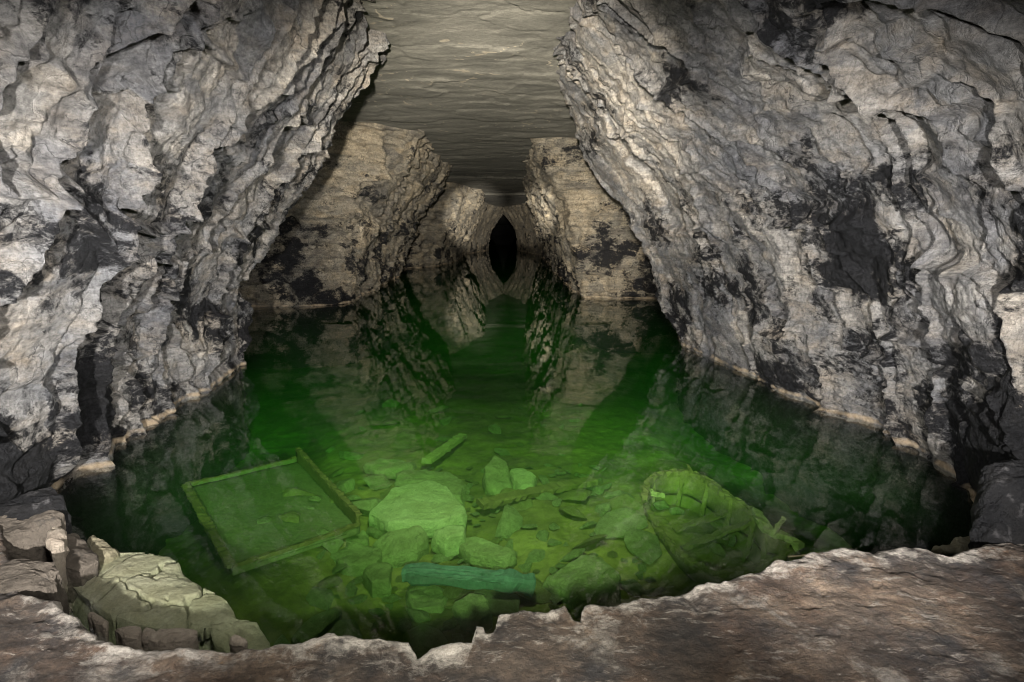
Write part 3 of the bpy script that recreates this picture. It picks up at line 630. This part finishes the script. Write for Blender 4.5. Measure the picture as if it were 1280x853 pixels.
# rubble: every stone its own object, meshes shared
RUB = [angular_mesh(700+i, random.Random(i).uniform(.16, .42)) for i in range(12)]
M_silted = stone_material('silted_stone', (.27, .22, .12), (.19, .15, .075), (.10, .08, .04))
for i, me in enumerate(RUB): me.materials.append((M_sub, M_silted, M_sub)[i % 3])
rr = random.Random(5)
taken = []
for o in COL.objects:
    if o.name.startswith(('boulder', 'limestone_slab')):
        taken.append((o.location.x, o.location.y, max(o.dimensions.x, o.dimensions.y)*.36))
def in_tray(x, y):
    return (abs((x+2.4)*.75 + (y-6.0)*.66) < .0)
def scatter(n, xr, yr, smin, smax, gap, name, lab, group):
    k = tries = 0
    while k < n and tries < n*60:
        tries += 1
        x, y = rr.uniform(*xr), rr.uniform(*yr); s = smin + (smax-smin)*rr.random()**1.8
        if x < -1.5 and y > 4.3 and x < -1.2 - .55*(y-4.3): continue         # keep the tray clear
        if x > 1.2 and y > 4.6: continue
        if any((x-a)**2 + (y-b)**2 < ((s*.8+c)*gap)**2 for a, b, c in taken): continue
        taken.append((x, y, s*.8))
        o = bpy.data.objects.new(name, rr.choice(RUB)); COL.objects.link(o)
        o.scale = (s, s*rr.uniform(.75, 1.15), s*rr.uniform(.7, 1.1))
        o.rotation_euler = (rr.gauss(0, .22), rr.gauss(0, .22), rr.uniform(0, 6.28))
        o.location = (x, y, float(bed_z(x, y)) + .012 + s*.07)
        tag(o, lab, 'stone', group); k += 1
scatter(115, (-2.6, 1.5), (3.0, 6.9), .11, .36, .68, 'rubble_stone', 'one of many large angular stones littering the pool bed', 'large rubble stones on the pool bed')
scatter(170, (-1.7, 1.2), (3.6, 7.6), .05, .13, .72, 'rubble_chip', 'one of many fist-sized stone chips filling gaps on the pool bed', 'small stone chips on the pool bed')
scatter(26, (-2.6, 1.4), (7.2, 10.5), .08, .3, 1.6, 'rubble_stone', 'one of the scattered stones on the deeper silt behind the rubble', 'scattered stones on the deep silt')

# ------------------------------------------------------------------ sunken things
def wood_material(name, a, b_, rough=.9):
    m, t, b = new_mat(name); k = NB(t); v = k.obj()
    c = k.mix(k.noise(k.mapv(v, (2, 2, 2)), 3, 7, .7), a, b_)
    c = k.mix(.6, c, k.ramp(k.noise(v, 22, 6, .75), [(.3, (.35,)*3), (.6, (1,)*3)]), 'MULTIPLY')
    k.l(c, b.inputs['Base Color']); b.inputs['Roughness'].default_value = rough
    k.l(k.bump(k.noise(v, 25, 7, .7), .7, .02), b.inputs['Normal'])
    return m
M_wood = wood_material('waterlogged_wood', (.20, .145, .065), (.10, .07, .03))
M_woodpale = wood_material('pale_bare_wood', (.38, .33, .19), (.24, .20, .10))
M_teal = wood_material('blue_green_timber', (.14, .22, .24), (.045, .08, .085))
M_iron = wood_material('crusted_iron', (.17, .16, .115), (.11, .07, .035))
M_rust = wood_material('rusty_iron', (.16, .12, .06), (.09, .04, .016))

def sweep_bm(bm, pts, w, h, seed=0, jit=.006, n=None, up=Vector((0, 0, 1)), taper=0.0, cut=.08):
    """a worn bar of rectangular section along a polyline"""
    p = [Vector(q) for q in pts]; L = sum((p[i+1]-p[i]).length for i in range(len(p)-1))
    n = n or max(6, int(L/.04)); r = random.Random(seed)
    t = np.linspace(0, len(p)-1, n); c = spline([tuple(q) for q in p], t)
    rings = []
    for i in range(n):
        d = Vector(c[min(i+1, n-1)] - c[max(i-1, 0)]).normalized()
        s = d.cross(up).normalized(); u = s.cross(d).normalized(); k = 1 - taper*i/(n-1)
        g = .5 - cut; k = k*(1 + .10*math.sin(i*.9+seed)*(cut > .1)); prof = [(-.5, -g), (-g, -.5), (g, -.5), (.5, -g), (.5, g), (g, .5), (-g, .5), (-.5, g)]
        rings.append([bm.verts.new(Vector(c[i]) + s*(a*w*k + r.gauss(0, jit)) + u*(b*h*k + r.gauss(0, jit))) for a, b in prof])
    for i in range(n-1):
        for j in range(8):
            bm.faces.new((rings[i][j], rings[i][(j+1) % 8], rings[i+1][(j+1) % 8], rings[i+1][j]))
    bm.faces.new(rings[0][::-1]); bm.faces.new(rings[-1])
def part(name, mat, root, *bars):
    bm = bmesh.new()
    for b in bars: sweep_bm(bm, *b[0], **b[1])
    bmesh.ops.recalc_face_normals(bm, faces=bm.faces)
    me = bpy.data.meshes.new(name); bm.to_mesh(me); bm.free()
    for f in me.polygons: f.use_smooth = False
    o = link(name, me, mat)
    if root: o.parent = root; o.matrix_parent_inverse = Matrix.Translation(-root.location)
    return o
def bar(pts, w, h, **k): return ((pts, w, h), k)
def root_at(name, loc):
    o = bpy.data.objects.new(name, None); COL.objects.link(o); o.location = loc; return o
def P3(x, y, z): a = unz(x, y, z); return (a[0], a[1], z)

# metal tray
tr = root_at('metal_tray', (-2.4, 6.0, -.95))
tag(tr, 'sunken rectangular iron tray with rusty rims and stones lying in it', 'tray')
zr = -.68; A, B, C_, D_ = P3(232, 606, zr), P3(372, 561, zr), P3(449, 644, zr), P3(290, 708, zr-.05)
dn = lambda p, k=.13: (p[0], p[1], p[2]-k)
def sheet(name, a, b, c, d, mat, root, th=.02, seed=0):
    n = 26; u = np.linspace(0, 1, n)[:, None, None]; v = np.linspace(0, 1, n)[None, :, None]
    a, b, c, d = map(np.array, (a, b, c, d))
    P = (1-u)*(1-v)*a + u*(1-v)*b + u*v*c + (1-u)*v*d
    nn = np.cross(b-a, d-a); nn = nn/np.linalg.norm(nn)
    P = P + nn*(.012*fbm(P[..., 0]*2 + P[..., 2]*3, P[..., 1]*2, 4, seed))[..., None]
    me = grid_mesh(name, P); bm = bmesh.new(); bm.from_mesh(me)
    bmesh.ops.solidify(bm, geom=bm.faces[:], thickness=th); bmesh.ops.recalc_face_normals(bm, faces=bm.faces)
    bm.to_mesh(me); bm.free()
    o = link(name, me, mat)
    o.parent = root; o.matrix_parent_inverse = Matrix.Translation(-root.location); return o
fA, fB, fC, fD = dn(A, .05), dn(B, .17), dn(C_, .15), dn(D_, .05)
sheet('floor_plate', fA, fB, fC, fD, M_iron, tr, seed=1)
for i, (p, q, fp, fq) in enumerate(((A, dn(B, .11), fA, fB), (B, C_, fB, fC), (dn(C_, .09), D_, fC, fD), (D_, A, fD, fA))):
    sheet('side_panel', p, q, dn(fq, .03), dn(fp, .03), M_rust if i == 1 else M_iron, tr, seed=10+i)
    part('rim', M_rust, tr, bar([p, ((p[0]+q[0])/2, (p[1]+q[1])/2, (p[2]+q[2])/2-.01), q], (.035, .05, .03, .075)[i], .03, seed=20+i, jit=.005))
for i, (x, y, s, lab) in enumerate([(363, 648, .15, 'brightest stone lying in the middle of the iron tray'), (330, 651, .10, 'dim squarish stone left of the brightest stone in the iron tray'), (394, 624, .09, 'small upright stone by the rusty right side of the iron tray'), (345, 690, .08, 'small dim stone by the front rim of the iron tray')]):
    o = bpy.data.objects.new('tray_stone', RUB[i*2+1]); COL.objects.link(o); q = P3(x, y, -.765)
    o.location = q; o.scale = (s, s, s*1.1); o.rotation_euler = (.1, .1, i*1.3); tag(o, lab, 'stone', 'stones in the iron tray')

# boat wreck
bo = root_at('sunken_boat', (2.1, 6.0, -1.0))
tag(bo, 'broken wooden rowing boat lying on the pool bed, ribs and planks bare', 'boat')
zf, zn = -.62, -.80
far = [P3(x, y, zf) for x, y in [(806, 622), (810, 603), (832, 592), (862, 592), (884, 602), (905, 617), (930, 634), (948, 645), (958, 660), (976, 668), (1000, 683)]]
near = [P3(x, y, zn + (0 if x < 960 else (x-960)/40*.16)) for x, y in [(806, 624), (812, 642), (825, 664), (845, 688), (868, 706), (905, 716), (950, 708), (996, 686)]]
nk = 11
F = spline(far, np.linspace(0, len(far)-1, 60)); N_ = spline(near, np.linspace(0, len(near)-1, 60))
part('gunwale', M_wood, bo, bar(far, .055, .05, seed=1, jit=.008))
part('gunwale', M_wood, bo, bar(near, .05, .045, seed=2, jit=.008))
K = .5*(F+N_); K[:, 2] = -1.12 + .30*np.linspace(-1, 1, 60)**4
def hull(fr, side, k0, k1, seed):
    u = np.linspace(.07, .95, 60); idx = u*59
    g = lambda Q: np.stack([np.interp(idx, np.arange(60), Q[:, c]) for c in range(3)], 1)
    a, b = g(side), g(K); P = np.zeros((60, 6, 3))
    for j, q in enumerate(np.linspace(k0, k1, 6)):
        P[:, j] = a*(1-q) + b*q; P[:, j, 2] -= .10*math.sin(math.pi*q)
        P[:, j, :2] += (a-b)[:, :2]*.22*math.sin(math.pi*q)
    me = grid_mesh('hull_plank', P); bm = bmesh.new(); bm.from_mesh(me); bmesh.ops.solidify(bm, geom=bm.faces[:], thickness=.018); bmesh.ops.recalc_face_normals(bm, faces=bm.faces); bm.to_mesh(me); bm.free()
    o = link('hull_plank', me, M_wood); o.parent = bo; o.matrix_parent_inverse = Matrix.Translation(-bo.location)
for side in (F, N_):
    for k0, k1 in ((.03, .27), (.30, .54), (.57, .78), (.81, 1.0)): hull(None, side, k0, k1, 3)
for i, u in enumerate((8, 16, 24, 32, 40, 48)):
    a, c, b = F[u], K[u], N_[u]
    m1 = .5*(a+c) + .16*(a-c)*np.array([1, 1, 0]) - np.array([0, 0, .04]); m2 = .5*(b+c) + .16*(b-c)*np.array([1, 1, 0]) - np.array([0, 0, .04])
    part('rib', M_wood, bo, bar([tuple(a), tuple(m1), tuple(c + np.array([0, 0, .04])), tuple(m2), tuple(b)], .04, .035, seed=30+i))
part('thwart', M_wood, bo, bar([P3(843, 663, -.86), P3(880, 650, -.80), P3(913, 640, -.74)], .075, .03, seed=41))
part('thwart', M_wood, bo, bar([P3(852, 686, -.90), P3(900, 667, -.80), P3(946, 650, -.68)], .065, .03, seed=42))
part('loose_plank', M_wood, bo, bar([P3(826, 650, -.86), P3(845, 672, -.92), P3(864, 702, -.95)], .10, .025, seed=43))
part('loose_plank', M_wood, bo, bar([P3(900, 618, -.72), P3(917, 634, -.74), P3(930, 648, -.80)], .09, .03, seed=44))
part('stern_strip', M_woodpale, bo, bar([P3(810, 612, -.66), P3(818, 618, -.66), P3(830, 619, -.68)], .035, .035, seed=45))
part('bow_plank', M_woodpale, bo, bar([P3(945, 640, -.58), P3(953, 655, -.57), P3(965, 665, -.57), P3(982, 671, -.58), P3(1001, 684, -.6)], .075, .05, seed=46, jit=.010))
part('broken_post', M_woodpale, bo, bar([P3(968, 667, -.56), P3(974, 655, -.46), P3(980, 648, -.38)], .035, .03, seed=47, taper=.4))
part('splinter', M_wood, bo, bar([P3(866, 593, -.62), P3(862, 586, -.54), P3(859, 581, -.48)], .025, .025, seed=48, taper=.6))
for i, (x, y, s, lab) in enumerate([(828, 632, .12, 'rounded stone in the stern of the sunken boat'), (846, 640, .12, 'second stone in the boat, right of the stern stone'), (901, 652, .10, 'flat stone between the two cross seats of the boat'), (904, 668, .06, 'small stone against the lower cross seat of the boat'), (915, 678, .09, 'pale stone below the lower cross seat of the boat'), (897, 688, .10, 'tilted block of stone nearest the ledge in the boat')]):
    o = bpy.data.objects.new('boat_stone', RUB[(i*2) % 12]); COL.objects.link(o); o.location = P3(x, y, -.88)
    o.scale = (s, s, s*1.3); o.rotation_euler = (.3*i, .2, i*1.1); tag(o, lab, 'stone', 'stones in the sunken boat')

# timbers
lg = part('grooved_log', M_teal, None, bar([P3(506, 717, -.82), P3(545, 718, -.80), P3(600, 724, -.82), P3(640, 727, -.81), P3(666, 732, -.85)], .16, .13, seed=61, jit=.004, cut=.2),
          bar([P3(512, 709, -.76), P3(560, 712, -.75), P3(615, 718, -.76), P3(655, 724, -.79)], .045, .05, seed=62, jit=.004, cut=.2),
          bar([P3(509, 716, -.76), P3(570, 721, -.75), P3(630, 727, -.765)], .03, .03, seed=66, jit=.004, cut=.2))
tag(lg, 'blue-green grooved log lying across the rubble near the ledge', 'log')
tag(part('plank', M_woodpale, None, bar([P3(533, 577, -.86), P3(556, 561, -.88), P3(578, 545, -.92)], .13, .06, seed=63)), 'pale plank slanting away behind the cracked thin slab', 'plank')
tag(part('plank', M_wood, None, bar([P3(600, 631, -.86), P3(670, 615, -.87), P3(742, 601, -.9)], .16, .06, seed=64)), 'long dim plank lying level behind the small rubble', 'plank')
tag(part('twig', M_woodpale, None, bar([P3(985, 696, .005), P3(1000, 695, .01), P3(1022, 692, .02)], .008, .008, seed=65, jit=.001)), 'thin pale twig floating against the ledge by the boat bow', 'twig')
